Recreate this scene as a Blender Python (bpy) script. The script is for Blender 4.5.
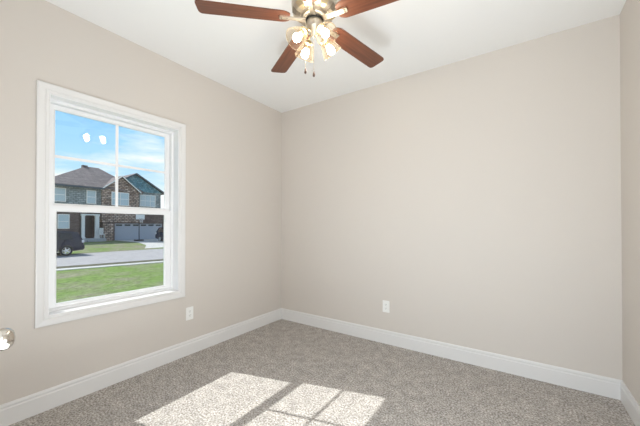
import bpy, bmesh, math, random
from mathutils import Vector, Matrix
random.seed(7)
for o in list(bpy.data.objects):
    bpy.data.objects.remove(o, do_unlink=True)
S = bpy.context.scene
COL = S.collection
PI = math.pi
W, D, H = 3.214, 3.03, 2.74            # room width, depth, height (metres)

# ------------------------------------------------------------------ camera
cd = bpy.data.cameras.new('camera')
cd.sensor_width = 36.0
cd.lens = 291.2 * 36.0 / 640.0
cd.shift_y = 10.66 / 640.0
cd.clip_start = 0.02
cd.clip_end = 1000
cam = bpy.data.objects.new('camera', cd)
COL.objects.link(cam)
cam.location = (2.615, -2.914, 1.2297)
cam.rotation_euler = (PI / 2 + 0.0076, 0, math.radians(34.374))
S.camera = cam

# ------------------------------------------------------------------ world, sun, added fill lights, exposure
world = bpy.data.worlds.new('sky')
S.world = world
world.use_nodes = True
wn, wl = world.node_tree.nodes, world.node_tree.links
wn.clear()
wout = wn.new('ShaderNodeOutputWorld')
bg = wn.new('ShaderNodeBackground')
bg.inputs['Strength'].default_value = 1.05
wl.new(bg.outputs[0], wout.inputs['Surface'])
tc = wn.new('ShaderNodeTexCoord')
sep = wn.new('ShaderNodeSeparateXYZ')
wl.new(tc.outputs['Generated'], sep.inputs[0])
ramp = wn.new('ShaderNodeValToRGB')
cr = ramp.color_ramp
cr.elements[0].position = 0.0
cr.elements[0].color = (0.62, 0.80, 0.95, 1)
cr.elements[1].position = 0.9
cr.elements[1].color = (0.34, 0.46, 0.66, 1)
e = cr.elements.new(0.20); e.color = (0.40, 0.70, 0.96, 1)
e = cr.elements.new(0.32); e.color = (0.26, 0.57, 0.93, 1)
e = cr.elements.new(0.5); e.color = (0.36, 0.50, 0.72, 1)
wl.new(sep.outputs['Z'], ramp.inputs[0])
mp = wn.new('ShaderNodeMapping')
mp.inputs['Scale'].default_value = (1.6, 1.6, 6.5)
mp.inputs['Location'].default_value = (0.35, 0.1, 0.0)
wl.new(tc.outputs['Generated'], mp.inputs[0])
cn = wn.new('ShaderNodeTexNoise')
cn.inputs['Scale'].default_value = 2.2
cn.inputs['Detail'].default_value = 6
cn.inputs['Roughness'].default_value = 0.55
wl.new(mp.outputs[0], cn.inputs['Vector'])
lowm = wn.new('ShaderNodeMapRange')          # more cloud towards the horizon
lowm.inputs['From Min'].default_value = 0.06
lowm.inputs['From Max'].default_value = 0.26
lowm.inputs['To Min'].default_value = 0.33
lowm.inputs['To Max'].default_value = -0.05
wl.new(sep.outputs['Z'], lowm.inputs['Value'])
addc = wn.new('ShaderNodeMath'); addc.operation = 'ADD'
wl.new(cn.outputs['Fac'], addc.inputs[0]); wl.new(lowm.outputs[0], addc.inputs[1])
cmask = wn.new('ShaderNodeMapRange')
cmask.inputs['From Min'].default_value = 0.56
cmask.inputs['From Max'].default_value = 0.74
wl.new(addc.outputs[0], cmask.inputs['Value'])
cmix = wn.new('ShaderNodeMixRGB')
cmix.inputs['Color2'].default_value = (0.93, 0.96, 1.0, 1)
wl.new(cmask.outputs[0], cmix.inputs['Fac'])
wl.new(ramp.outputs[0], cmix.inputs['Color1'])
wl.new(cmix.outputs[0], bg.inputs['Color'])

sd = bpy.data.lights.new('sun', 'SUN')
sd.energy = 5.05
sd.color = (1.0, 0.985, 0.965)
sd.angle = math.radians(0.42)
sun = bpy.data.objects.new('sun', sd)
COL.objects.link(sun)
sun.location = (-8, -4, 10)
sun.rotation_euler = Vector((0.95, 0.275, -1.0)).to_track_quat('-Z', 'Y').to_euler()

hd = bpy.data.lights.new('doorway_fill', 'AREA')     # unseen fill panel added in the open doorway to brighten the room
hd.shape = 'RECTANGLE'; hd.size = .80; hd.size_y = 1.98
hd.energy = 24
hd.color = (0.845, 0.93, 1.0)
hall = bpy.data.objects.new('doorway_fill', hd)
COL.objects.link(hall)
hall.location = (2.675, -3.10, 1.03)
hall.rotation_euler = (PI / 2, 0, 0)
def soft_light(name, loc, rot, size, energy, col):
    d = bpy.data.lights.new(name, 'AREA')
    d.shape = 'DISK'; d.size = size; d.energy = energy; d.color = col
    o = bpy.data.objects.new(name, d); COL.objects.link(o)
    o.location = loc; o.rotation_euler = rot
    return o
soft_light('side_fill', (3.15, -2.34, .55), (PI / 2, 0, PI / 2), 1.0, 12, (.845, .93, 1.0))      # unseen fill added at the right side of the room, behind the view
soft_light('ceiling_bounce_light', (1.75, -2.6, .3), (PI, 0, 0), .8, 27, (.845, .93, 1.0))         # added fill without a real source, thrown up at the white ceiling, behind the view

S.view_settings.view_transform = 'Standard'
S.view_settings.look = 'None'
S.view_settings.gamma = 1.0
S.view_settings.use_curve_mapping = False
S.view_settings.exposure = 0.2
S.cycles.max_bounces = 16
S.cycles.diffuse_bounces = 10
S.cycles.transparent_max_bounces = 24
S.cycles.caustics_reflective = False
S.cycles.caustics_refractive = False
S.cycles.sample_clamp_indirect = 6.0
S.cycles.use_denoising = True
BULB = 100.0                                 # radiance of the lit bulbs

# ------------------------------------------------------------------ materials
def new_mat(name):
    m = bpy.data.materials.new(name)
    m.use_nodes = True
    nt = m.node_tree
    b = nt.nodes['Principled BSDF']
    return m, nt, b

def solid(name, col, rough=0.5, metal=0.0, spec=0.5, var=0.0, scale=20, bump=0.0, bscale=200):
    m, nt, b = new_mat(name)
    b.inputs['Base Color'].default_value = (*col, 1)
    b.inputs['Roughness'].default_value = rough
    b.inputs['Metallic'].default_value = metal
    b.inputs['Specular IOR Level'].default_value = spec
    t = nt.nodes.new('ShaderNodeTexCoord')
    if var:
        n = nt.nodes.new('ShaderNodeTexNoise')
        n.inputs['Scale'].default_value = scale
        n.inputs['Detail'].default_value = 4
        nt.links.new(t.outputs['Object'], n.inputs['Vector'])
        r = nt.nodes.new('ShaderNodeValToRGB')
        r.color_ramp.elements[0].position = 0.3
        r.color_ramp.elements[1].position = 0.7
        r.color_ramp.elements[0].color = (*[c * (1 - var) for c in col], 1)
        r.color_ramp.elements[1].color = (*[min(1, c * (1 + var)) for c in col], 1)
        nt.links.new(n.outputs['Fac'], r.inputs[0])
        nt.links.new(r.outputs[0], b.inputs['Base Color'])
    if bump:
        n = nt.nodes.new('ShaderNodeTexNoise')
        n.inputs['Scale'].default_value = bscale
        n.inputs['Detail'].default_value = 3
        nt.links.new(t.outputs['Object'], n.inputs['Vector'])
        bp = nt.nodes.new('ShaderNodeBump')
        bp.inputs['Strength'].default_value = bump
        bp.inputs['Distance'].default_value = 0.002
        nt.links.new(n.outputs['Fac'], bp.inputs['Height'])
        nt.links.new(bp.outputs[0], b.inputs['Normal'])
    return m

def brick(name, c1, c2, mortar, bw, bh, msize=0.02, rough=0.9, offset=0.5, var=0.0):
    m, nt, b = new_mat(name)
    t = nt.nodes.new('ShaderNodeTexCoord')
    s = nt.nodes.new('ShaderNodeSeparateXYZ')
    c = nt.nodes.new('ShaderNodeCombineXYZ')
    a = nt.nodes.new('ShaderNodeMath'); a.operation = 'ADD'
    nt.links.new(t.outputs['Object'], s.inputs[0])
    nt.links.new(s.outputs['X'], a.inputs[0]); nt.links.new(s.outputs['Y'], a.inputs[1])
    nt.links.new(a.outputs[0], c.inputs['X']); nt.links.new(s.outputs['Z'], c.inputs['Y'])
    k = nt.nodes.new('ShaderNodeTexBrick')
    k.offset = offset
    k.inputs['Color1'].default_value = (*c1, 1)
    k.inputs['Color2'].default_value = (*c2, 1)
    k.inputs['Mortar'].default_value = (*mortar, 1)
    k.inputs['Scale'].default_value = 1.0
    k.inputs['Mortar Size'].default_value = msize
    k.inputs['Brick Width'].default_value = bw
    k.inputs['Row Height'].default_value = bh
    nt.links.new(c.outputs[0], k.inputs['Vector'])
    last = k.outputs['Color']
    if var:
        n = nt.nodes.new('ShaderNodeTexNoise'); n.inputs['Scale'].default_value = 2.6
        n.inputs['Detail'].default_value = 5
        nt.links.new(t.outputs['Object'], n.inputs['Vector'])
        r = nt.nodes.new('ShaderNodeMapRange')
        r.inputs['From Min'].default_value = .3; r.inputs['From Max'].default_value = .7
        r.inputs['To Min'].default_value = 1 - var; r.inputs['To Max'].default_value = 1 + var
        nt.links.new(n.outputs['Fac'], r.inputs['Value'])
        mx = nt.nodes.new('ShaderNodeVectorMath'); mx.operation = 'SCALE'
        nt.links.new(last, mx.inputs[0]); nt.links.new(r.outputs[0], mx.inputs['Scale'])
        last = mx.outputs[0]
    nt.links.new(last, b.inputs['Base Color'])
    b.inputs['Roughness'].default_value = rough
    return m

def carpet_mat():
    m, nt, b = new_mat('carpet')
    N, L = nt.nodes, nt.links
    t = N.new('ShaderNodeTexCoord')
    n1 = N.new('ShaderNodeTexNoise'); n1.inputs['Scale'].default_value = 85; n1.inputs['Detail'].default_value = 2
    n1.inputs['Roughness'].default_value = 0.65
    n2 = N.new('ShaderNodeTexNoise'); n2.inputs['Scale'].default_value = 13; n2.inputs['Detail'].default_value = 5
    for n in (n1, n2): L.new(t.outputs['Object'], n.inputs['Vector'])
    r = N.new('ShaderNodeValToRGB')
    r.color_ramp.elements[0].position = 0.33; r.color_ramp.elements[0].color = (0.215, 0.19, 0.168, 1)
    r.color_ramp.elements[1].position = 0.68; r.color_ramp.elements[1].color = (0.70, 0.675, 0.65, 1)
    x = r.color_ramp.elements.new(0.5); x.color = (0.415, 0.385, 0.355, 1)
    L.new(n1.outputs['Fac'], r.inputs[0])
    mr = N.new('ShaderNodeMapRange')
    mr.inputs['From Min'].default_value = .3; mr.inputs['From Max'].default_value = .7
    mr.inputs['To Min'].default_value = .83; mr.inputs['To Max'].default_value = 1.15
    L.new(n2.outputs['Fac'], mr.inputs['Value'])
    sc = N.new('ShaderNodeVectorMath'); sc.operation = 'SCALE'
    L.new(r.outputs[0], sc.inputs[0]); L.new(mr.outputs[0], sc.inputs['Scale'])
    L.new(sc.outputs[0], b.inputs['Base Color'])
    b.inputs['Roughness'].default_value = 1.0
    b.inputs['Specular IOR Level'].default_value = 0.05
    bp = N.new('ShaderNodeBump'); bp.inputs['Strength'].default_value = 0.2; bp.inputs['Distance'].default_value = 0.006
    n3 = N.new('ShaderNodeTexNoise'); n3.inputs['Scale'].default_value = 130; n3.inputs['Detail'].default_value = 2
    L.new(t.outputs['Object'], n3.inputs['Vector'])
    L.new(n3.outputs['Fac'], bp.inputs['Height']); L.new(bp.outputs[0], b.inputs['Normal'])
    return m

def grass_mat():
    m, nt, b = new_mat('grass')
    N, L = nt.nodes, nt.links
    t = N.new('ShaderNodeTexCoord')
    n1 = N.new('ShaderNodeTexNoise'); n1.inputs['Scale'].default_value = 0.55; n1.inputs['Detail'].default_value = 6; n1.inputs['Roughness'].default_value = .65
    n2 = N.new('ShaderNodeTexNoise'); n2.inputs['Scale'].default_value = 7.0; n2.inputs['Detail'].default_value = 6; n2.inputs['Roughness'].default_value = .75
    for n in (n1, n2): L.new(t.outputs['Object'], n.inputs['Vector'])
    r1 = N.new('ShaderNodeValToRGB')
    r1.color_ramp.elements[0].position = .42; r1.color_ramp.elements[0].color = (.235, .225, .145, 1)
    r1.color_ramp.elements[1].position = .60; r1.color_ramp.elements[1].color = (.16, .235, .06, 1)
    L.new(n1.outputs['Fac'], r1.inputs[0])
    mr = N.new('ShaderNodeMapRange')
    mr.inputs['From Min'].default_value = .3; mr.inputs['From Max'].default_value = .7
    mr.inputs['To Min'].default_value = .45; mr.inputs['To Max'].default_value = 1.5
    L.new(n2.outputs['Fac'], mr.inputs['Value'])
    sc = N.new('ShaderNodeVectorMath'); sc.operation = 'SCALE'
    L.new(r1.outputs[0], sc.inputs[0]); L.new(mr.outputs[0], sc.inputs['Scale'])
    L.new(sc.outputs[0], b.inputs['Base Color'])
    b.inputs['Roughness'].default_value = 1.0
    b.inputs['Specular IOR Level'].default_value = 0.1
    return m

def wood_mat():
    m, nt, b = new_mat('cherry_wood')
    N, L = nt.nodes, nt.links
    t = N.new('ShaderNodeTexCoord')
    mp = N.new('ShaderNodeMapping'); mp.inputs['Scale'].default_value = (3.0, 60.0, 10.0)
    L.new(t.outputs['Object'], mp.inputs[0])
    n = N.new('ShaderNodeTexNoise'); n.inputs['Scale'].default_value = 1.0; n.inputs['Detail'].default_value = 6
    L.new(mp.outputs[0], n.inputs['Vector'])
    r = N.new('ShaderNodeValToRGB')
    r.color_ramp.elements[0].position = .3; r.color_ramp.elements[0].color = (.085, .028, .014, 1)
    r.color_ramp.elements[1].position = .7; r.color_ramp.elements[1].color = (.175, .060, .029, 1)
    L.new(n.outputs['Fac'], r.inputs[0]); L.new(r.outputs[0], b.inputs['Base Color'])
    b.inputs['Roughness'].default_value = .38
    return m

def glass_mat(name, tint=(1, 1, 1), milky=0.0, power=5.0, base=0.04):
    """thin clear glass: sees through, with a reflection that grows at a grazing angle"""
    m = bpy.data.materials.new(name); m.use_nodes = True
    N, L = m.node_tree.nodes, m.node_tree.links
    N.clear()
    out = N.new('ShaderNodeOutputMaterial')
    tr = N.new('ShaderNodeBsdfTransparent'); tr.inputs[0].default_value = (*tint, 1)
    gl = N.new('ShaderNodeBsdfGlossy'); gl.inputs['Roughness'].default_value = 0.0
    lw = N.new('ShaderNodeLayerWeight'); lw.inputs['Blend'].default_value = .5
    pw = N.new('ShaderNodeMath'); pw.operation = 'POWER'; pw.inputs[1].default_value = power
    L.new(lw.outputs['Facing'], pw.inputs[0])
    ma = N.new('ShaderNodeMath'); ma.operation = 'MULTIPLY_ADD'
    ma.inputs[1].default_value = (1 - base) if base else 0.0; ma.inputs[2].default_value = base
    L.new(pw.outputs[0], ma.inputs[0])
    mx = N.new('ShaderNodeMixShader')
    L.new(ma.outputs[0], mx.inputs[0]); L.new(tr.outputs[0], mx.inputs[1]); L.new(gl.outputs[0], mx.inputs[2])
    last = mx.outputs[0]
    if milky:
        tl = N.new('ShaderNodeBsdfTranslucent'); tl.inputs[0].default_value = (1, .93, .82, 1)
        df = N.new('ShaderNodeBsdfDiffuse'); df.inputs[0].default_value = (1, .93, .82, 1)
        m1 = N.new('ShaderNodeMixShader'); m1.inputs[0].default_value = .5
        L.new(tl.outputs[0], m1.inputs[1]); L.new(df.outputs[0], m1.inputs[2])
        m2 = N.new('ShaderNodeMixShader')
        mm = N.new('ShaderNodeMath'); mm.operation = 'MULTIPLY_ADD'; mm.inputs[1].default_value = milky * 4; mm.inputs[2].default_value = milky
        L.new(pw.outputs[0], mm.inputs[0])
        L.new(mm.outputs[0], m2.inputs[0])
        L.new(last, m2.inputs[1]); L.new(m1.outputs[0], m2.inputs[2])
        last = m2.outputs[0]
    L.new(last, out.inputs['Surface'])
    return m

def emit_mat(name, col, strength):
    m = bpy.data.materials.new(name); m.use_nodes = True
    N, L = m.node_tree.nodes, m.node_tree.links
    N.clear()
    out = N.new('ShaderNodeOutputMaterial'); em = N.new('ShaderNodeEmission')
    em.inputs[0].default_value = (*col, 1); em.inputs[1].default_value = strength
    L.new(em.outputs[0], out.inputs['Surface'])
    return m

M = {}
M['wall'] = solid('beige_wall_paint', (.645, .60, .553), .75, spec=.25, bump=.05, bscale=350)
M['ceiling'] = solid('white_ceiling_paint', (.86, .86, .85), .85, spec=.2, bump=.06, bscale=250)
M['trim'] = solid('white_trim_paint', (.74, .73, .72), .35, spec=.5)
M['vinyl'] = solid('white_vinyl', (.84, .84, .845), .3, spec=.5)
M['carpet'] = carpet_mat()
M['plate'] = solid('white_plastic', (.86, .86, .84), .35)
M['slot'] = solid('dark_slot', (.08, .08, .08), .6)
M['nickel'] = solid('brushed_nickel', (.66, .60, .51), .42, metal=1.0)
M['satin'] = solid('satin_nickel_knob', (.62, .58, .52), .16, metal=1.0)
M['nickel_dark'] = solid('antique_nickel', (.36, .32, .26), .45, metal=1.0)
M['brass'] = solid('pale_brass', (.75, .62, .40), .28, metal=1.0)
M['dark_gap'] = solid('dark_gap', (.03, .028, .025), .6)
M['cherry'] = wood_mat()
M['walnut'] = solid('dark_wood', (.08, .035, .02), .4)
M['pane'] = glass_mat('window_glass', (.97, .985, .98))
M['shade'] = glass_mat('lamp_shade_glass', (.92, .875, .80), milky=.006, power=2.0, base=.0)
M['shade_rim'] = glass_mat('lamp_shade_lip', (.90, .84, .74), milky=.028, power=2.0, base=.0)
M['bulb'] = emit_mat('lit_bulb', (1.0, .95, .88), BULB)
M['socket'] = solid('socket', (.75, .70, .60), .4, metal=.6)
M['door'] = solid('white_door_paint', (.82, .82, .80), .4)
M['grass'] = grass_mat()
M['verge'] = solid('verge_grass', (.075, .07, .035), 1, var=.5, scale=3)  # mottled grass colour, darker than the lawn
M['asphalt'] = solid('pale_asphalt', (.335, .315, .31), .95, var=.12, scale=2.5)
M['concrete'] = solid('concrete', (.50, .48, .45), .9, var=.08, scale=3)
M['roof'] = brick('roof_shingles', (.16, .13, .125), (.22, .18, .175), (.10, .085, .085), .45, .14, .012, var=.18)
M['stone_grey'] = brick('grey_stone_siding', (.22, .26, .27), (.38, .42, .43), (.16, .19, .2), .42, .2, .03, var=.25)
M['stone_brown'] = brick('brown_ledge_stone', (.26, .17, .13), (.56, .45, .39), (.09, .06, .05), .38, .19, .03, var=.5)
M['brick'] = brick('dark_brick', (.10, .062, .06), (.155, .105, .095), (.09, .075, .07), .3, .1, .012, var=.25)
M['teal'] = brick('teal_shakes', (.09, .23, .29), (.18, .36, .43), (.06, .15, .19), .3, .22, .018, var=.3)
M['fascia'] = solid('dark_fascia', (.06, .09, .12), .6)
M['white_ext'] = solid('white_exterior_paint', (.78, .78, .76), .5)
M['garage'] = solid('pale_grey_garage_door', (.37, .40, .46), .5)
M['housepane'] = solid('house_window_glass', (.42, .55, .62), .06, spec=1.0)
M['porch'] = solid('porch_concrete', (.36, .37, .38), .9, var=.1, scale=3)
M['front_door'] = solid('dark_door_paint', (.05, .035, .035), .4)
M['car_navy'] = solid('navy_car_paint', (.026, .029, .050), .35, spec=.3)
M['car_blue'] = solid('dark_blue_car_paint', (.012, .022, .05), .35, spec=.3)
M['car_glass'] = solid('car_glass', (.02, .025, .03), .1, spec=.4)
M['tyre'] = solid('tyre_rubber', (.025, .025, .027), .8)
M['alloy'] = solid('alloy_wheel', (.75, .76, .78), .3, metal=.5)
M['lamp_clear'] = solid('lamp_lens', (.75, .75, .78), .15)
M['black'] = solid('black_metal', (.02, .02, .022), .5)
M['board'] = solid('white_acrylic', (.75, .77, .78), .3)
M['net'] = solid('white_net', (.8, .8, .8), .8)

# ------------------------------------------------------------------ mesh helpers
class MB:
    def __init__(s):
        s.bm = bmesh.new()
    def box(s, lo, hi, bev=0.0):
        vs = [s.bm.verts.new((x, y, z)) for x in (lo[0], hi[0]) for y in (lo[1], hi[1]) for z in (lo[2], hi[2])]
        fs = [(0, 1, 3, 2), (4, 6, 7, 5), (0, 4, 5, 1), (2, 3, 7, 6), (0, 2, 6, 4), (1, 5, 7, 3)]
        faces = [s.bm.faces.new([vs[i] for i in f]) for f in fs]
        if bev:
            es = list({e for f in faces for e in f.edges})
            bmesh.ops.bevel(s.bm, geom=es, offset=bev, segments=2, affect='EDGES')
        return s
    def poly(s, pts, ext):
        """closed polygon of 3-D points extruded along the vector ext"""
        ext = Vector(ext)
        a = [s.bm.verts.new(p) for p in pts]
        b = [s.bm.verts.new(Vector(p) + ext) for p in pts]
        n = len(pts)
        s.bm.faces.new(a[::-1]); s.bm.faces.new(b)
        for i in range(n):
            s.bm.faces.new((a[i], a[(i + 1) % n], b[(i + 1) % n], b[i]))
        return s
    def faces(s, pts, fs):
        v = [s.bm.verts.new(p) for p in pts]
        for f in fs: s.bm.faces.new([v[i] for i in f])
        return s
    def lathe(s, prof, seg=32, mat=None, closed=False):
        """profile (r, z) around the z axis, then moved by mat"""
        mat = mat or Matrix.Identity(4)
        rings = []
        for r, z in prof:
            if r < 1e-6:
                rings.append([s.bm.verts.new(mat @ Vector((0, 0, z)))])
            else:
                rings.append([s.bm.verts.new(mat @ Vector((r * math.cos(2 * PI * k / seg), r * math.sin(2 * PI * k / seg), z))) for k in range(seg)])
        pairs = list(zip(rings, rings[1:]))
        if closed: pairs.append((rings[-1], rings[0]))
        for a, b in pairs:
            for k in range(seg):
                k2 = (k + 1) % seg
                if len(a) == 1 and len(b) == 1: continue
                if len(a) == 1: s.bm.faces.new((a[0], b[k2], b[k]))
                elif len(b) == 1: s.bm.faces.new((a[k], a[k2], b[0]))
                else: s.bm.faces.new((a[k], a[k2], b[k2], b[k]))
        return s
    def tube(s, pts, r, seg=10):
        pts = [Vector(p) for p in pts]
        rings = []
        for i, p in enumerate(pts):
            d = (pts[min(i + 1, len(pts) - 1)] - pts[max(i - 1, 0)]).normalized()
            up = Vector((0, 0, 1)) if abs(d.z) < .9 else Vector((1, 0, 0))
            u = d.cross(up).normalized(); v = d.cross(u)
            rr = r[i] if isinstance(r, (list, tuple)) else r
            rings.append([s.bm.verts.new(p + rr * (math.cos(2 * PI * k / seg) * u + math.sin(2 * PI * k / seg) * v)) for k in range(seg)])
        for a, b in zip(rings, rings[1:]):
            for k in range(seg):
                s.bm.faces.new((a[k], a[(k + 1) % seg], b[(k + 1) % seg], b[k]))
        s.bm.faces.new(rings[0][::-1]); s.bm.faces.new(rings[-1])
        return s
    def ball(s, c, r, u=12, v=8):
        bmesh.ops.create_uvsphere(s.bm, u_segments=u, v_segments=v, radius=r, matrix=Matrix.Translation(c))
        return s
    def frame(s, y0, y1, z0, z1, prof):
        """rectangular mitred frame in a plane x = const: prof = (outward offset, x) loop"""
        loops = []
        for o, x in prof:
            loops.append([s.bm.verts.new(p) for p in ((x, y0 - o, z0 - o), (x, y1 + o, z0 - o), (x, y1 + o, z1 + o), (x, y0 - o, z1 + o))])
        n = len(prof)
        for i in range(n):
            a, b = loops[i], loops[(i + 1) % n]
            for k in range(4):
                s.bm.faces.new((a[k], a[(k + 1) % 4], b[(k + 1) % 4], b[k]))
        return s
    def build(s, name, mat, parent=None, smooth=None, xf=None):
        bmesh.ops.recalc_face_normals(s.bm, faces=s.bm.faces)
        if xf is not None: s.bm.transform(xf)
        me = bpy.data.meshes.new(name)
        s.bm.to_mesh(me); s.bm.free()
        me.materials.append(mat)
        if smooth is not None:
            for p in me.polygons: p.use_smooth = True
            me.set_sharp_from_angle(angle=math.radians(smooth))
        o = bpy.data.objects.new(name, me)
        COL.objects.link(o)
        if parent is not None: o.parent = parent
        return o

def tag(o, label=None, cat=None, group=None, kind=None):
    if label: o['label'] = label
    if cat: o['category'] = cat
    if group: o['group'] = group
    if kind: o['kind'] = kind
    return o
def empty(name, loc=(0, 0, 0), rz=0.0):
    o = bpy.data.objects.new(name, None)
    COL.objects.link(o)
    o.location = loc; o.rotation_euler = (0, 0, rz)
    o.empty_display_size = .1
    return o
def copy_tree(o, parent=None):
    c = o.copy(); COL.objects.link(c)
    if parent is not None: c.parent = parent
    for ch in list(o.children): copy_tree(ch, c)
    return c
def struct(o, label, cat): return tag(o, label, cat, kind='structure')

# ------------------------------------------------------------------ room shell
T = .16
struct(MB().box((-T, -5.2, -.12), (W + T, T, 0)).build('floor', M['carpet']), 'speckled grey beige cut pile carpet over the whole floor', 'floor')
struct(MB().box((-T, -5.2, H), (W + T, T, H + .12)).build('ceiling', M['ceiling']), 'plain white painted ceiling above the fan', 'ceiling')
OY0, OY1, OZ0, OZ1 = -2.333, -1.423, .623, 2.126       # window opening in the left wall
wb = MB()
wb.box((-T, -D - T, 0), (0, OY0, H)); wb.box((-T, OY1, 0), (0, T, H))
wb.box((-T, OY0, 0), (0, OY1, OZ0)); wb.box((-T, OY0, OZ1), (0, OY1, H))
struct(wb.build('wall_left', M['wall']), 'beige left wall with the window in it', 'wall')
struct(MB().box((0, 0, 0), (W, T, H)).build('wall_back', M['wall']), 'wide blank beige wall facing the camera', 'wall')
struct(MB().box((W, -5.2, 0), (W + T, T, H)).build('wall_right', M['wall']), 'narrow strip of beige wall at the right edge', 'wall')
DX0, DX1, DZ = 2.26, 3.09, 2.06                        # doorway the photograph is taken from
rb = MB()
rb.box((0, -D - .12, 0), (DX0, -D, H)); rb.box((DX1, -D - .12, 0), (W, -D, H)); rb.box((DX0, -D - .12, DZ), (DX1, -D, H))
struct(rb.build('wall_rear', M['wall']), 'beige wall with the doorway behind the camera', 'wall')

BP = [(0, 0), (.014, 0), (.014, .104), (.0105, .110), (.0105, .117), (.0128, .121), (.0115, .129), (.0065, .138), (0, .138)]
def baseboard(name, f0, f1, label):
    m = MB(); n = len(BP)
    a = [m.bm.verts.new(f0(t, z)) for t, z in BP]; b = [m.bm.verts.new(f1(t, z)) for t, z in BP]
    m.bm.faces.new(a); m.bm.faces.new(b[::-1])
    for i in range(n): m.bm.faces.new((a[i], a[(i + 1) % n], b[(i + 1) % n], b[i]))
    struct(m.build(name, M['trim']), label, 'baseboard')
baseboard('baseboard_left', lambda t, z: (t, -D, z), lambda t, z: (t, -t, z), 'white moulded baseboard below the window wall')
baseboard('baseboard_back', lambda t, z: (t, -t, z), lambda t, z: (W - t, -t, z), 'white moulded baseboard along the blank facing wall')
baseboard('baseboard_right', lambda t, z: (W - t, -t, z), lambda t, z: (W - t, -D, z), 'white moulded baseboard at the lower right corner')

# ------------------------------------------------------------------ window
win = struct(empty('window_1', (0, (OY0 + OY1) / 2, OZ0)), 'white single hung window with a gridded upper sash in the left wall', 'window')
def wpart(mb, name, mat, parent=None, smooth=None):
    """part of the window, built in room coordinates"""
    o = mb.build(name, mat, None, smooth)
    p = parent or win
    loc = Vector((0, (OY0 + OY1) / 2, OZ0))
    if p is win:
        o.data.transform(Matrix.Translation(-loc)); o.parent = win
    else:
        o.data.transform(Matrix.Translation(-loc)); o.parent = p
    return o
IY0, IY1, IZ0, IZ1 = -2.328, -1.428, .628, 2.121
casing = [(0, .0), (0, .012), (.004, .0145), (.018, .0145), (.021, .0120), (.024, .0150), (.030, .0165), (.046, .0185), (.058, .0195), (.064, .0185), (.066, .015), (.066, 0)]
wpart(MB().frame(IY0, IY1, IZ0, IZ1, casing), 'casing', M['trim'])
wpart(MB().frame(IY0 + .004, IY1 - .004, IZ0 + .004, IZ1 - .004, [(0, .010), (.009, .010), (.009, -.090), (0, -.090)]), 'jamb_lining', M['vinyl'])
fy0, fy1, fz0, fz1 = IY0 + .022, IY1 - .022, IZ0 + .024, IZ1 - .026
wpart(MB().frame(fy0, fy1, fz0, fz1, [(0, -.078), (.003, -.075), (.024, -.075), (.024, -.155), (0, -.155)]), 'vinyl_frame', M['vinyl'])
def sash(name, y0, y1, z0, z1, gy0, gy1, gz0, gz1, xf, xb):
    m = MB()
    xm = (xf + xb) / 2
    # stiles and rails of their own widths, with a bevelled glazing bead
    def loop(a, b, c, d, x): return [(x, a, c), (x, b, c), (x, b, d), (x, a, d)]
    Ls = [loop(y0, y1, z0, z1, xb), loop(y0, y1, z0, z1, xf), loop(gy0 - .010, gy1 + .010, gz0 - .010, gz1 + .010, xf),
          loop(gy0, gy1, gz0, gz1, xf - .007), loop(gy0, gy1, gz0, gz1, xb + .004), loop(gy0 - .008, gy1 + .008, gz0 - .008, gz1 + .008, xb)]
    V = [[m.bm.verts.new(p) for p in L] for L in Ls]
    for i in range(len(V)):
        a, b = V[i], V[(i + 1) % len(V)]
        for k in range(4): m.bm.faces.new((a[k], a[(k + 1) % 4], b[(k + 1) % 4], b[k]))
    s = wpart(m, name, M['vinyl'])
    g = MB().box((xm - .002, gy0 + .0005, gz0 + .0005), (xm + .002, gy1 - .0005, gz1 - .0005))
    wpart(g, 'glass', M['pane'], s)
    return s, xm
UG = (-2.269, -1.486, 1.392, 2.061)
LG = (-2.264, -1.503, .680, 1.331)
us, ux = sash('upper_sash', fy0 + .001, fy1 - .001, 1.338, fz1 - .001, *UG, -.113, -.139)
ls, lx = sash('lower_sash', fy0 + .001, fy1 - .001, fz0 + .001, 1.372, *LG, -.086, -.112)
mz, my = 1.728, -1.882
wpart(MB().box((ux + .003, my - .0105, UG[2]), (ux + .011, my + .0105, UG[3]), .002), 'muntin', M['vinyl'], us)
wpart(MB().box((ux + .003, UG[0], mz - .0105), (ux + .0105, UG[1], mz + .0105), .002), 'muntin', M['vinyl'], us)
# ------------------------------------------------------------------ wall outlets
def outlet(loc, rz, label):
    t = tag(empty('wall_outlet', loc, rz), label, 'outlet', 'wall outlets')
    # local frame: faces -y, x across, z up
    MB().box((-.0375, -.006, -.061), (.0375, 0, .061), .0025).build('cover_plate', M['plate'], t, 40)
    for s in (-1, 1):
        r = MB()
        pts = []
        for k in range(24):
            a = 2 * PI * k / 24
            pts.append((max(-.0165, min(.0165, .0195 * math.cos(a))), -.0058, s * .0195 + max(-.0135, min(.0135, .0165 * math.sin(a)))))
        r.poly(pts, (0, -.0025, 0))
        rc = r.build('receptacle', M['plate'], t, 40)
        sl = MB()
        sl.box((-.0085, -.0086, s * .0195 - .001), (-.006, -.0080, s * .0195 + .008))
        sl.box((.006, -.0086, s * .0195 + .0), (.0085, -.0080, s * .0195 + .008))
        sl.box((-.0025, -.0086, s * .0195 - .009), (.0025, -.0080, s * .0195 - .004))
        sl.build('slots', M['slot'], rc)
    MB().lathe([(0, -.0012), (.003, -.0012), (.0035, .0008), (0, .0010)], 12, Matrix.Translation((0, -.0062, 0)) @ Matrix.Rotation(PI / 2, 4, 'X')).build('screw', M['plate'], t)
    return t
outlet((0, -1.309, .391), PI / 2, 'white duplex outlet low on the wall to the right of the window')
outlet((1.461, 0, .386), 0, 'white duplex outlet low on the blank facing wall')

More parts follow.
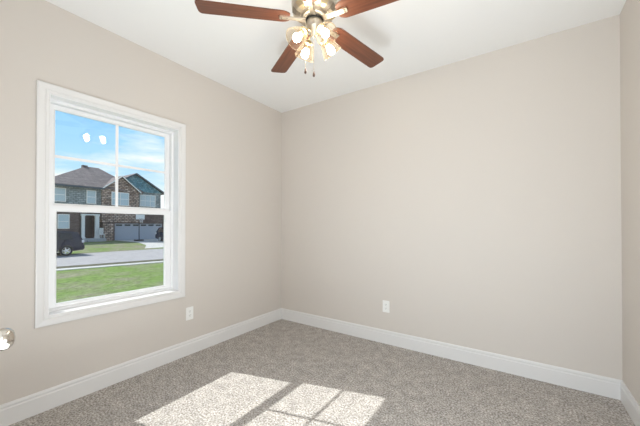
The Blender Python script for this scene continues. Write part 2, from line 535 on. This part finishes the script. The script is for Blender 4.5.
# ------------------------------------------------------------------ ceiling fan
FX, FY = 1.592, -1.477
fan = tag(empty('ceiling_fan', (FX, FY, H)), 'five blade ceiling fan with reddish wood blades, nickel housing and four lit glass lamps', 'ceiling fan')
def fz(z): return z - H
MB().lathe([(0, fz(2.74)), (.075, fz(2.74)), (.078, fz(2.725)), (.066, fz(2.695)), (.045, fz(2.68)), (.045, fz(2.655)), (0, fz(2.655))], 40).build('canopy', M['nickel'], fan, 40)
hs = MB().lathe([(0, fz(2.66)), (.055, fz(2.66)), (.10, fz(2.65)), (.132, fz(2.62)), (.140, fz(2.59)), (.140, fz(2.565)), (.134, fz(2.556)), (.138, fz(2.548)), (.136, fz(2.535)), (.115, fz(2.515)), (.080, fz(2.505)), (0, fz(2.505))], 60).build('motor_housing', M['nickel'], fan, 40)
for k in range(10):                                    # vents in the lower bowl of the housing
    a = 2 * PI * (k + .25) / 10
    m = MB(); pts = []
    for (r, z, w) in ((.1335, 2.5315, .026), (.112, 2.5125, .020), (.088, 2.5065, .014)):
        pts.append((r, z, w))
    for i in range(2):
        r0, z0, w0 = pts[i]; r1, z1, w1 = pts[i + 1]
        d = Vector((math.cos(a), math.sin(a), 0)); n = Vector((-d.y, d.x, 0))
        o = Vector((0, 0, -.0012))
        q = [d * r0 + n * w0 + Vector((0, 0, fz(z0))) + o, d * r0 - n * w0 + Vector((0, 0, fz(z0))) + o,
             d * r1 - n * w1 + Vector((0, 0, fz(z1))) + o, d * r1 + n * w1 + Vector((0, 0, fz(z1))) + o]
        m.poly(q, (0, 0, .0025))
    m.build('vent_panel', M['brass'] if k % 2 else M['nickel_dark'], hs)
MB().lathe([(0, fz(2.506)), (.074, fz(2.506)), (.078, fz(2.500)), (.078, fz(2.486)), (.070, fz(2.480)), (.058, fz(2.480)), (0, fz(2.484))], 48).build('flywheel', M['nickel'], fan, 40)
MB().lathe([(0, fz(2.483)), (.054, fz(2.483)), (.054, fz(2.472)), (0, fz(2.472))], 40).build('gap_ring', M['dark_gap'], fan, 40)
MB().lathe([(0, fz(2.474)), (.046, fz(2.474)), (.050, fz(2.468)), (.050, fz(2.432)), (.046, fz(2.424)), (.034, fz(2.414)), (.030, fz(2.398)), (.020, fz(2.388)), (.008, fz(2.380)), (0, fz(2.378))], 40).build('switch_cup', M['nickel'], fan, 40)

# blades: local x runs outwards, the blade is tilted about its own axis
PH, PITCH, BR = math.radians(7.5), math.radians(-9.0), .682
def rounded(pts, radii, seg=5):
    out = []
    n = len(pts)
    for i, p in enumerate(pts):
        p = Vector(p); a = Vector(pts[i - 1]) - p; b = Vector(pts[(i + 1) % n]) - p
        r = radii[i]
        if r == 0: out.append(p); continue
        pa, pb = p + a.normalized() * r, p + b.normalized() * r
        for k in range(seg + 1):
            t = k / seg
            out.append((1 - t) ** 2 * pa + 2 * t * (1 - t) * p + t * t * pb)
    return out
bl_out = rounded([(.150, -.038), (.182, -.0585), (BR, -.0655), (BR, .0655), (.182, .0585), (.150, .038)], [.012, .02, .03, .03, .02, .012])
mb = MB(); mb.poly([(p.x, p.y, -.003) for p in bl_out], (0, 0, .006))
blade0 = mb.build('blade', M['cherry'], fan)
ir = MB()
iron_out = rounded([(.060, -.020), (.105, -.013), (.140, -.0145), (.212, -.0165), (.212, .0165), (.140, .0145), (.105, .013), (.060, .020)],
                   [0, .02, .02, .008, .008, .02, .02, 0])
ir.poly([(p.x, p.y, -.0115) for p in iron_out], (0, 0, .008))
iron0 = ir.build('blade_iron', M['nickel'], blade0)
for (x, y) in ((.165, 0), (.195, .007), (.195, -.007)):
    MB().lathe([(0, -.0035), (.004, -.003), (.0055, 0), (0, 0)], 12, Matrix.Translation((x, y, -.0115))).build('screw', M['nickel_dark'], blade0)
for k in range(5):
    b = blade0 if k == 0 else copy_tree(blade0, fan)
    b.location = (0, 0, fz(2.485))
    b.rotation_mode = 'XYZ'
    b.rotation_euler = (Matrix.Rotation(PH + k * 2 * PI / 5, 3, 'Z') @ Matrix.Rotation(PITCH, 3, 'X')).to_euler()

# light kit: each lamp is arm > shade, bulb, socket
TILT = math.radians(47)                                # lamps point outwards and down
def lamp_parts():
    root = MB().tube([(.028, 0, fz(2.405)), (.045, 0, fz(2.412)), (.062, 0, fz(2.408)), (.070, 0, fz(2.396)), (.074, 0, fz(2.388))], [.008, .0065, .006, .007, .010], 12).build('lamp_arm', M['brass'], fan, 40)
    ax = Matrix.Translation((.066, 0, fz(2.392))) @ Matrix.Rotation(PI / 2 + TILT, 4, 'Y')      # local +z leaves the socket
    MB().lathe([(0, -.006), (.016, -.004), (.024, .004), (.031, .010), (.032, .020), (.029, .022), (.018, .022), (.0165, .036), (0, .036)], 28, ax).build('socket', M['brass'], root, 40)
    prof = [(.030, .014), (.035, .020), (.041, .032), (.048, .050), (.054, .068), (.0585, .084), (.0620, .096), (.0635, .101)]
    inner = [(r - .0022, s) for r, s in prof[::-1]]
    MB().lathe(prof + [(.0628, .1022)] + inner, 40, ax, closed=True).build('lamp_shade', M['shade'], root, 60)
    MB().lathe([(.0615 + .0028 * math.cos(2 * PI * k / 8), .1012 + .0024 * math.sin(2 * PI * k / 8)) for k in range(8)], 40, ax, closed=True).build('shade_rim', M['shade_rim'], root, 60)
    MB().lathe([(.0, .0355), (.0135, .0355), (.0135, .044), (.0, .044)], 24, ax).build('bulb_base', M['socket'], root, 40)
    MB().lathe([(.0, .0445), (.0135, .0445), (.0145, .050), (.0185, .060), (.022, .070), (.0235, .079), (.0225, .088), (.0185, .096), (.011, .1015), (0, .1035)], 28, ax).build('bulb', M['bulb'], root, 60)
    return root
lamp0 = lamp_parts()
for k in range(4):
    l = lamp0 if k == 0 else copy_tree(lamp0, fan)
    l.rotation_euler = (0, 0, math.radians(-23.7 + 90 * k))
for (dx, dy, zb) in ((-.027, -.0565, 2.150), (.025, -.0425, 2.122)):
    ch = MB()
    s0 = Vector((dx * .75, dy * .75, fz(2.425)))
    r = math.hypot(dx, dy)
    ch.tube([(dx * .048 / r, dy * .048 / r, fz(2.440)), (dx * .056 / r, dy * .056 / r, fz(2.436)), (dx, dy, fz(2.40)), (dx, dy, fz(zb + .02))], .0009, 6)
    c = ch.build('pull_chain', M['brass'], fan)
    MB().lathe([(0, fz(zb + .022)), (.003, fz(zb + .020)), (.0065, fz(zb + .004)), (.0070, fz(zb - .004)), (.0045, fz(zb - .011)), (0, fz(zb - .012))], 14, Matrix.Translation((dx, dy, 0))).build('pull', M['walnut'], c, 60)

# ------------------------------------------------------------------ open door at the left, behind the frame edge; its knob shows
hx, hy = DX0 - .01, -D + .012
ang = PI + math.radians(-14.0)                            # leaf folded back against the rear wall
door = struct(empty('door_1', (hx, hy, .012), ang), 'white door folded back against the rear wall, only its knob in view', 'door')
# local: x along the leaf from the hinge, y: room side is negative because the leaf is turned by about 180 degrees
dl = MB().box((.004, -.036, 0), (.800, 0, 2.03), .002)
dl.build('leaf', M['door'], door)
for (z0, z1) in ((.20, .78), (.98, 1.86)):
    for (x0, x1) in ((.12, .37), (.44, .69)):
        MB().box((x0, -.040, z0), (x1, -.0355, z1), .003).build('raised_panel', M['door'], door)
kx, kz = .745, .934
kb = Matrix.Translation((kx, -.036, kz)) @ Matrix.Rotation(PI / 2, 4, 'X')      # local +z leaves the leaf on the room side
knob = MB().lathe([(0, 0), (.031, 0), (.032, .004), (.028, .008), (.013, .010), (.011, .022), (.013, .027), (.020, .031), (.0252, .037), (.0275, .044), (.0265, .052), (.023, .0585), (.017, .0635), (.009, .0665), (0, .0675)], 48, kb).build('door_knob', M['satin'], door, 60)

# ------------------------------------------------------------------ outdoors: ground
ZG = -.80
def slab(name, pts, mat, label, cat, th=.06):
    m = MB(); m.poly([(x, y, z - th) for x, y, z in pts], (0, 0, th))
    return struct(m.build(name, mat), label, cat)
def line(p, q, y): t = (y - p[1]) / (q[1] - p[1]); return p[0] + t * (q[0] - p[0])
def A(y): return line((-14.55, 1.24), (-13.70, 5.56), y)     # near edge of the sidewalk strip
def B(y): return A(y) - .62     # far edge of it
def Cc(y): return A(y) - 1.9      # near edge of the road
def F_(y): return line((-24.82, 5.31), (-24.43, 11.14), y)   # far edge of the road
Y0, Y1 = -30, 45
slab('lawn', [(-.3, Y0, ZG), (-.3, Y1, ZG), (A(Y1), Y1, ZG), (A(Y0), Y0, ZG)], M['grass'], 'sunlit green lawn right outside the window', 'lawn')
slab('sidewalk', [(A(Y0), Y0, ZG + .03), (A(Y1), Y1, ZG + .03), (B(Y1), Y1, ZG + .03), (B(Y0), Y0, ZG + .03)], M['concrete'], 'narrow pale concrete walk between lawn and street', 'sidewalk', .1)
slab('verge', [(B(Y0), Y0, ZG), (B(Y1), Y1, ZG), (Cc(Y1), Y1, ZG), (Cc(Y0), Y0, ZG)], M['verge'], 'dark grass strip at the near edge of the street', 'verge')
slab('road', [(Cc(Y0), Y0, ZG), (Cc(Y1), Y1, ZG), (F_(Y1), Y1, ZG), (F_(Y0), Y0, ZG)], M['asphalt'], 'pale grey street with the dark car on it', 'road')
fl = MB()
def zf(x): return ZG + .30 * min(1, max(0, (-25.2 - x) / 4.8)) + .05 * min(1, max(0, (-30 - x) / 6))
for (xa, xb_) in ((None, -25.5), (-25.5, -30), (-30, -36), (-36, -140)):
    a0 = F_(Y0) if xa is None else xa; a1 = F_(Y1) if xa is None else xa
    fl.faces([(a0, Y0, zf(max(a0, -25.2) if xa is None else a0)), (a1, Y1, zf(max(a1, -25.2) if xa is None else a1)), (xb_, Y1, zf(xb_)), (xb_, Y0, zf(xb_))], [(0, 1, 2, 3)])
bmesh.ops.remove_doubles(fl.bm, verts=fl.bm.verts, dist=.001)
struct(fl.build('front_yard', M['grass']), 'green front yard across the street before the house', 'lawn')
dv = MB()
drive = [(-24.9, 9.6, 16.9), (-25.5, 10.0, 16.9), (-27.5, 11.0, 16.9), (-30, 11.4, 16.9), (-35.99, 11.4, 16.9)]
for (xa, l0, r0), (xb_, l1, r1) in zip(drive, drive[1:]):
    dv.faces([(xa, l0, zf(xa) + .012), (xa, r0, zf(xa) + .012), (xb_, r1, zf(xb_) + .012), (xb_, l1, zf(xb_) + .012)], [(0, 1, 2, 3)])
bmesh.ops.remove_doubles(dv.bm, verts=dv.bm.verts, dist=.001)
struct(dv.build('driveway', M['concrete']), 'pale concrete driveway leading up to the garage door', 'driveway')

# ------------------------------------------------------------------ the house across the street
HX, HB = -36.0, -.45
house = tag(empty('house', (HX, 10, HB)), 'two storey house across the street with hip roof, brown stone gable and teal gable', 'house')
def hp(mb, name, mat, parent=None):
    o = mb.build(name, mat)
    o.data.transform(Matrix.Translation((-HX, -10, -HB)))
    o.parent = parent or house
    return o
# walls
hp(MB().box((HX - 9, 5.35, HB), (HX, 8.2, 2.75)).box((HX - 9, 8.2, HB), (HX - 1.1, 10.25, 2.75)), 'lower_wall', M['brick'])
hp(MB().box((HX - 9, 5.35, 2.75), (HX, 10.15, 5.36)), 'upper_wall', M['stone_grey'])
st = MB()
st.poly([(HX + .25, 10.15, 1.62), (HX + .25, 13.95, 1.62), (HX + .25, 13.95, 5.30), (HX + .25, 12.05, 6.93), (HX + .25, 10.15, 5.34)], (-6.0, 0, 0))
hp(st, 'stone_gable_wall', M['stone_brown'])
gw = MB().box((HX - 8, 10.25, HB), (HX + .2, 11.40, 2.75)).box((HX - 8, 16.9, HB), (HX + .2, 17.15, 2.75)).box((HX - 8, 11.40, 1.53), (HX + .2, 16.9, 2.75))
hp(gw, 'garage_wall', M['brick'])
hp(MB().box((HX - 9, 13.95, 2.75), (HX - .9, 17.15, 5.52)), 'side_wall', M['stone_grey'])
tg = MB()
tg.poly([(HX - .8, 10.6, 5.52), (HX - .8, 17.35, 5.52), (HX - .8, 14.0, 7.62)], (-.25, 0, 0))
hp(tg, 'teal_gable', M['teal'])
# roofs
rf = MB()
ex0, ex1 = HX + .5, HX - 9.5
rf.faces([(ex0, 4.9, 5.36), (ex0, 10.3, 5.36), (ex0 - .5, 14.6, 5.36), (ex1, 18.0, 5.36), (ex1, 4.9, 5.36), (HX - 4.6, 10.1, 8.42), (HX - 4.6, 11.4, 8.42), (ex0, 10.3, 5.50), (ex0, 4.9, 5.50), (ex1, 4.9, 5.50), (ex1, 18.0, 5.50), (ex0 - .5, 14.6, 5.50)],
         [(8, 7, 6, 5), (7, 11, 6), (11, 10, 6), (10, 9, 5, 6), (9, 8, 5), (0, 1, 7, 8), (1, 2, 11, 7), (2, 3, 10, 11), (3, 4, 9, 10), (4, 0, 8, 9), (0, 4, 3, 2, 1)])
roof = hp(rf, 'roof', M['roof'])
hp(MB().box((HX - 4.9, 9.75, 8.2), (HX - 4.4, 10.25, 8.52)), 'roof_vent', M['roof'], roof)
hp(MB().box((HX + .44, 4.9, 5.28), (HX + .56, 10.3, 5.44)), 'gutter', M['fascia'], roof)
def gable_roof(yl, zl, yp, zp, yr, zr, x0, x1, mat, edge, ename, th=.14):
    m = MB()
    m.poly([(x0, yl, zl), (x0, yp, zp), (x0, yr, zr), (x0, yr, zr + th), (x0, yp, zp + th), (x0, yl, zl + th)], (x1 - x0, 0, 0))
    r = hp(m, 'gable_roof', mat)
    e2 = MB()
    e2.poly([(x0 + .05, yl, zl - .06), (x0 + .05, yp, zp - .05), (x0 + .05, yr, zr - .06), (x0 + .05, yr, zr + th - .02), (x0 + .05, yp, zp + th - .0), (x0 + .05, yl, zl + th - .02)], (-.055, 0, 0))
    hp(e2, ename, edge, r)
gable_roof(9.95, 5.26, 12.05, 6.98, 14.1, 5.22, HX + .5, HX - 4.5, M['roof'], M['white_ext'], 'rake_board', .10)
gable_roof(10.6, 5.62, 14.0, 7.64, 17.62, 5.44, HX - .45, HX - 8.5, M['roof'], M['fascia'], 'rake_board')
# windows, each with its pane
def hwin(y0, y1, z0, z1, x, bars=(1, 1)):
    m = MB().frame(y0 + .07, y1 - .07, z0 + .07, z1 - .07, [(0, x), (0, x + .05), (.08, x + .05), (.08, x)])
    for i in range(1, bars[0] + 1):
        y = y0 + (y1 - y0) * i / (bars[0] + 1); m.box((x + .01, y - .025, z0 + .06), (x + .045, y + .025, z1 - .06))
    for i in range(1, bars[1] + 1):
        z = z0 + (z1 - z0) * i / (bars[1] + 1); m.box((x + .01, y0 + .06, z - .025), (x + .04, y1 - .06, z + .025))
    f = hp(m, 'window', M['white_ext'])
    hp(MB().box((x + .005, y0 + .05, z0 + .05), (x + .022, y1 - .05, z1 - .05)), 'pane', M['housepane'], f)
hwin(5.75, 7.06, 3.72, 5.12, HX, (0, 1))
hwin(8.80, 9.66, 3.66, 5.12, HX, (0, 1))
hwin(11.05, 12.84, 3.60, 5.12, HX + .25, (1, 1))
hwin(14.55, 16.45, 3.70, 5.18, HX - .9, (2, 1))
hwin(6.42, 7.36, .95, 2.42, HX, (0, 1))
# entrance
hp(MB().box((HX - 1.1, 8.62, HB + .4), (HX - 1.02, 9.62, 2.30)), 'front_door', M['front_door'])
for (a, b) in ((8.36, 8.64), (9.58, 9.94)):
    hp(MB().box((HX - .12, a, HB + .3), (HX + .14, b, 2.40)).box((HX - .16, a - .04, 2.30), (HX + .18, b + .04, 2.42)).box((HX - .16, a - .04, HB + .3), (HX + .18, b + .04, HB + .48)), 'porch_column', M['white_ext'])
hp(MB().box((HX - .12, 8.3, 2.38), (HX + .16, 10.0, 2.52)), 'porch_beam', M['white_ext'])
hp(MB().box((HX - 1.1, 8.2, HB), (HX + 1.2, 10.25, HB + .32)).box((HX + 1.2, 8.5, HB), (HX + 1.55, 10.0, HB + .16)), 'porch_slab', M['porch'])
hp(MB().box((HX + .2, 10.26, HB), (HX + .7, 11.08, 1.50)), 'stone_pier', M['stone_brown'])
gd = MB().box((HX - .05, 11.42, HB + .02), (HX + .02, 16.88, 1.52))
for i in range(4):
    z0 = HB + .04 + i * .49
    for j in range(6):
        y0 = 11.52 + j * .893
        gd.box((HX + .02, y0, z0 + .06), (HX + .032, y0 + .78, z0 + .43), .006)
gdo = hp(gd, 'garage_door', M['garage'])
lt = MB()
for j in range(6):
    y0 = 11.60 + j * .893
    lt.box((HX + .033, y0, 1.22), (HX + .037, y0 + .62, 1.40))
hp(lt, 'garage_door_lights', M['car_glass'], gdo)

# white slatted chair on the porch
pc = tag(empty('porch_chair', (HX + .80, 9.98, HB + .322), 0), 'small white slatted chair on the porch beside the stone pier', 'chair')
for (x, y) in ((-.2, -.16), (-.2, .16), (.2, -.16), (.2, .16)):
    MB().box((x - .02, y - .02, 0), (x + .02, y + .02, .40 if x > 0 else 1.12)).build('leg', M['white_ext'], pc)
MB().box((-.22, -.19, .40), (.23, .19, .44)).build('seat', M['white_ext'], pc)
sb = MB().box((-.22, -.16, 1.04), (-.18, .16, 1.12))
for k in range(5): sb.box((-.21, -.13 + k * .06, .44), (-.19, -.09 + k * .06, 1.04))
sb.build('backrest', M['white_ext'], pc)

# ------------------------------------------------------------------ basketball hoop
bx_, by_ = -32.6, 12.65
hoop = tag(empty('basketball_hoop', (bx_, by_, zf(bx_) + .012)), 'portable basketball hoop on a dark pole before the garage door', 'basketball hoop')
MB().box((-.55, -.40, 0), (.25, .40, .16), .05).build('base', M['black'], hoop)
MB().tube([(-.1, 0, .14), (-.1, 0, 2.3), (.12, 0, 2.75)], .045, 10).build('pole', M['black'], hoop)
MB().box((.14, -.46, 2.42), (.18, .46, 2.96), .01).build('backboard', M['board'], hoop)
rm = MB(); rm.tube([(.40 + .21 * math.cos(2 * PI * k / 20), .21 * math.sin(2 * PI * k / 20), 2.48) for k in range(21)], .012, 8)
rm.build('rim', M['black'], hoop)
nt_ = MB()
for k in range(12):
    a = 2 * PI * k / 12
    nt_.tube([(.40 + .21 * math.cos(a), .21 * math.sin(a), 2.47), (.40 + .15 * math.cos(a + .3), .15 * math.sin(a + .3), 2.25), (.40 + .12 * math.cos(a), .12 * math.sin(a), 2.05)], .007, 5)
nt_.build('net', M['net'], hoop)

# ------------------------------------------------------------------ vehicles
def wheel_mb():
    m = MB().lathe([(.235, -.10), (.30, -.115), (.335, -.10), (.35, -.06), (.35, .06), (.335, .10), (.30, .115), (.235, .10)], 36, None, closed=True)
    return m
def rim_mb():
    m = MB().lathe([(.236, .085), (.228, .10), (.215, .085), (.205, .02), (.232, -.09), (.236, -.09)], 36, None, closed=True)
    m.lathe([(0, .03), (.05, .03), (.055, .085), (.04, .095), (0, .097)], 20)
    for k in range(5):
        a = 2 * PI * k / 5
        d = Vector((math.cos(a), math.sin(a), 0)); n = Vector((-d.y, d.x, 0)); u = Vector((0, 0, 1))
        q = [d * .04 + n * .045 + u * .055, d * .04 - n * .045 + u * .055, d * .215 - n * .03 + u * .055, d * .215 + n * .03 + u * .055]
        m.poly(q, (0, 0, .032))
    return m
def suv(loc, rz, paint, label):
    """x forward (0 = rear bumper), z up, y half width"""
    car = tag(empty('parked_suv', loc, rz), label, 'car', None)
    def arch(cx, r=.40, n=10): return [(cx + r * math.cos(PI * k / n), .32 + r * math.sin(PI * k / n)) for k in range(n + 1)]
    # closed side outline, clockwise from the rear bumper bottom
    low = [(.06, .36), (.0, .46), (.0, .68), (.06, .74), (.08, .95)]
    belt = [(.10, 1.05)]
    roof = [(.26, 1.46), (.36, 1.60), (.80, 1.67), (1.70, 1.70), (2.45, 1.665), (2.75, 1.58), (3.30, 1.10)]
    front = [(3.55, 1.08), (4.35, .98), (4.60, .82), (4.66, .60), (4.62, .38), (4.50, .30)]
    under = [(p) for p in arch(3.72)] + [(2.9, .26), (1.5, .26)] + [(p) for p in arch(1.0)]
    outline = low + belt + roof + front + [(4.2, .30)] + under + [(.55, .30)]
    def hw(z):
        if z < .45: return .86
        if z < 1.05: return .92
        return .92 - .27 * min(1, (z - 1.05) / .62)
    m = MB()
    L = [m.bm.verts.new((x, hw(z), z)) for x, z in outline]; R = [m.bm.verts.new((x, -hw(z), z)) for x, z in outline]
    n = len(outline)
    fl_ = m.bm.faces.new(L); fr_ = m.bm.faces.new(R[::-1])
    for i in range(n): m.bm.faces.new((L[i], R[i], R[(i + 1) % n], L[(i + 1) % n]))
    bmesh.ops.triangulate(m.bm, faces=[fl_, fr_])
    m.build('body', paint, car, 28)
    def side_glass(pts, s):
        q = [(x, s * (hw(z) + .004), z) for x, z in pts]
        g = MB(); g.poly(q, (0, s * .012, 0)); return g
    for s in (-1, 1):
        for pts in ([(.62, 1.10), (1.35, 1.10), (1.35, 1.58), (.72, 1.54)], [(1.42, 1.10), (2.18, 1.10), (2.10, 1.60), (1.42, 1.59)], [(2.26, 1.10), (3.10, 1.10), (2.66, 1.54), (2.20, 1.59)]):
            side_glass(pts, s).build('side_window', M['car_glass'], car)
        MB().box((.02, s * .90 - .035, .86), (.16, s * .90 + .035, 1.06), .01).build('tail_light', M['lamp_clear'], car)
        MB().box((4.42, s * .78 - .14, .76), (4.60, s * .78 + .10, .90), .02).build('headlight', M['lamp_clear'], car)
        MB().box((2.95, s * 1.0 - .09, 1.08), (3.10, s * 1.0 + .09, 1.22), .03).build('mirror', paint, car)
    g = MB(); g.poly([(.125, -.66, 1.12), (.125, .66, 1.12), (.285, .60, 1.48), (.285, -.60, 1.48)], (-.015, 0, .006)); g.build('rear_window', M['car_glass'], car)
    g = MB(); g.poly([(3.25, -.74, 1.16), (3.25, .74, 1.16), (2.80, .62, 1.555), (2.80, -.62, 1.555)], (.014, 0, .015)); g.build('windshield', M['housepane'], car)
    for cx in (1.0, 3.72):
        for s in (-1, 1):
            rot = Matrix.Rotation(-s * PI / 2, 4, 'X')
            w = wheel_mb().build('wheel', M['tyre'], car, 40, Matrix.Translation((cx, s * .82, .35)) @ rot)
            rim_mb().build('wheel_rim', M['alloy'], w, 40, Matrix.Translation((cx, s * .82, .35)) @ rot)
    return car
suv((-23.62, 4.68, ZG), -PI / 2, M['car_navy'], 'dark navy car parked on the street at the left edge of the window view')
xs = -27.4
suv((xs - 4.4, 14.9, zf(xs - 2.5) - .06), 0, M['car_blue'], 'dark blue car parked nose out on the driveway by the right sash stile')
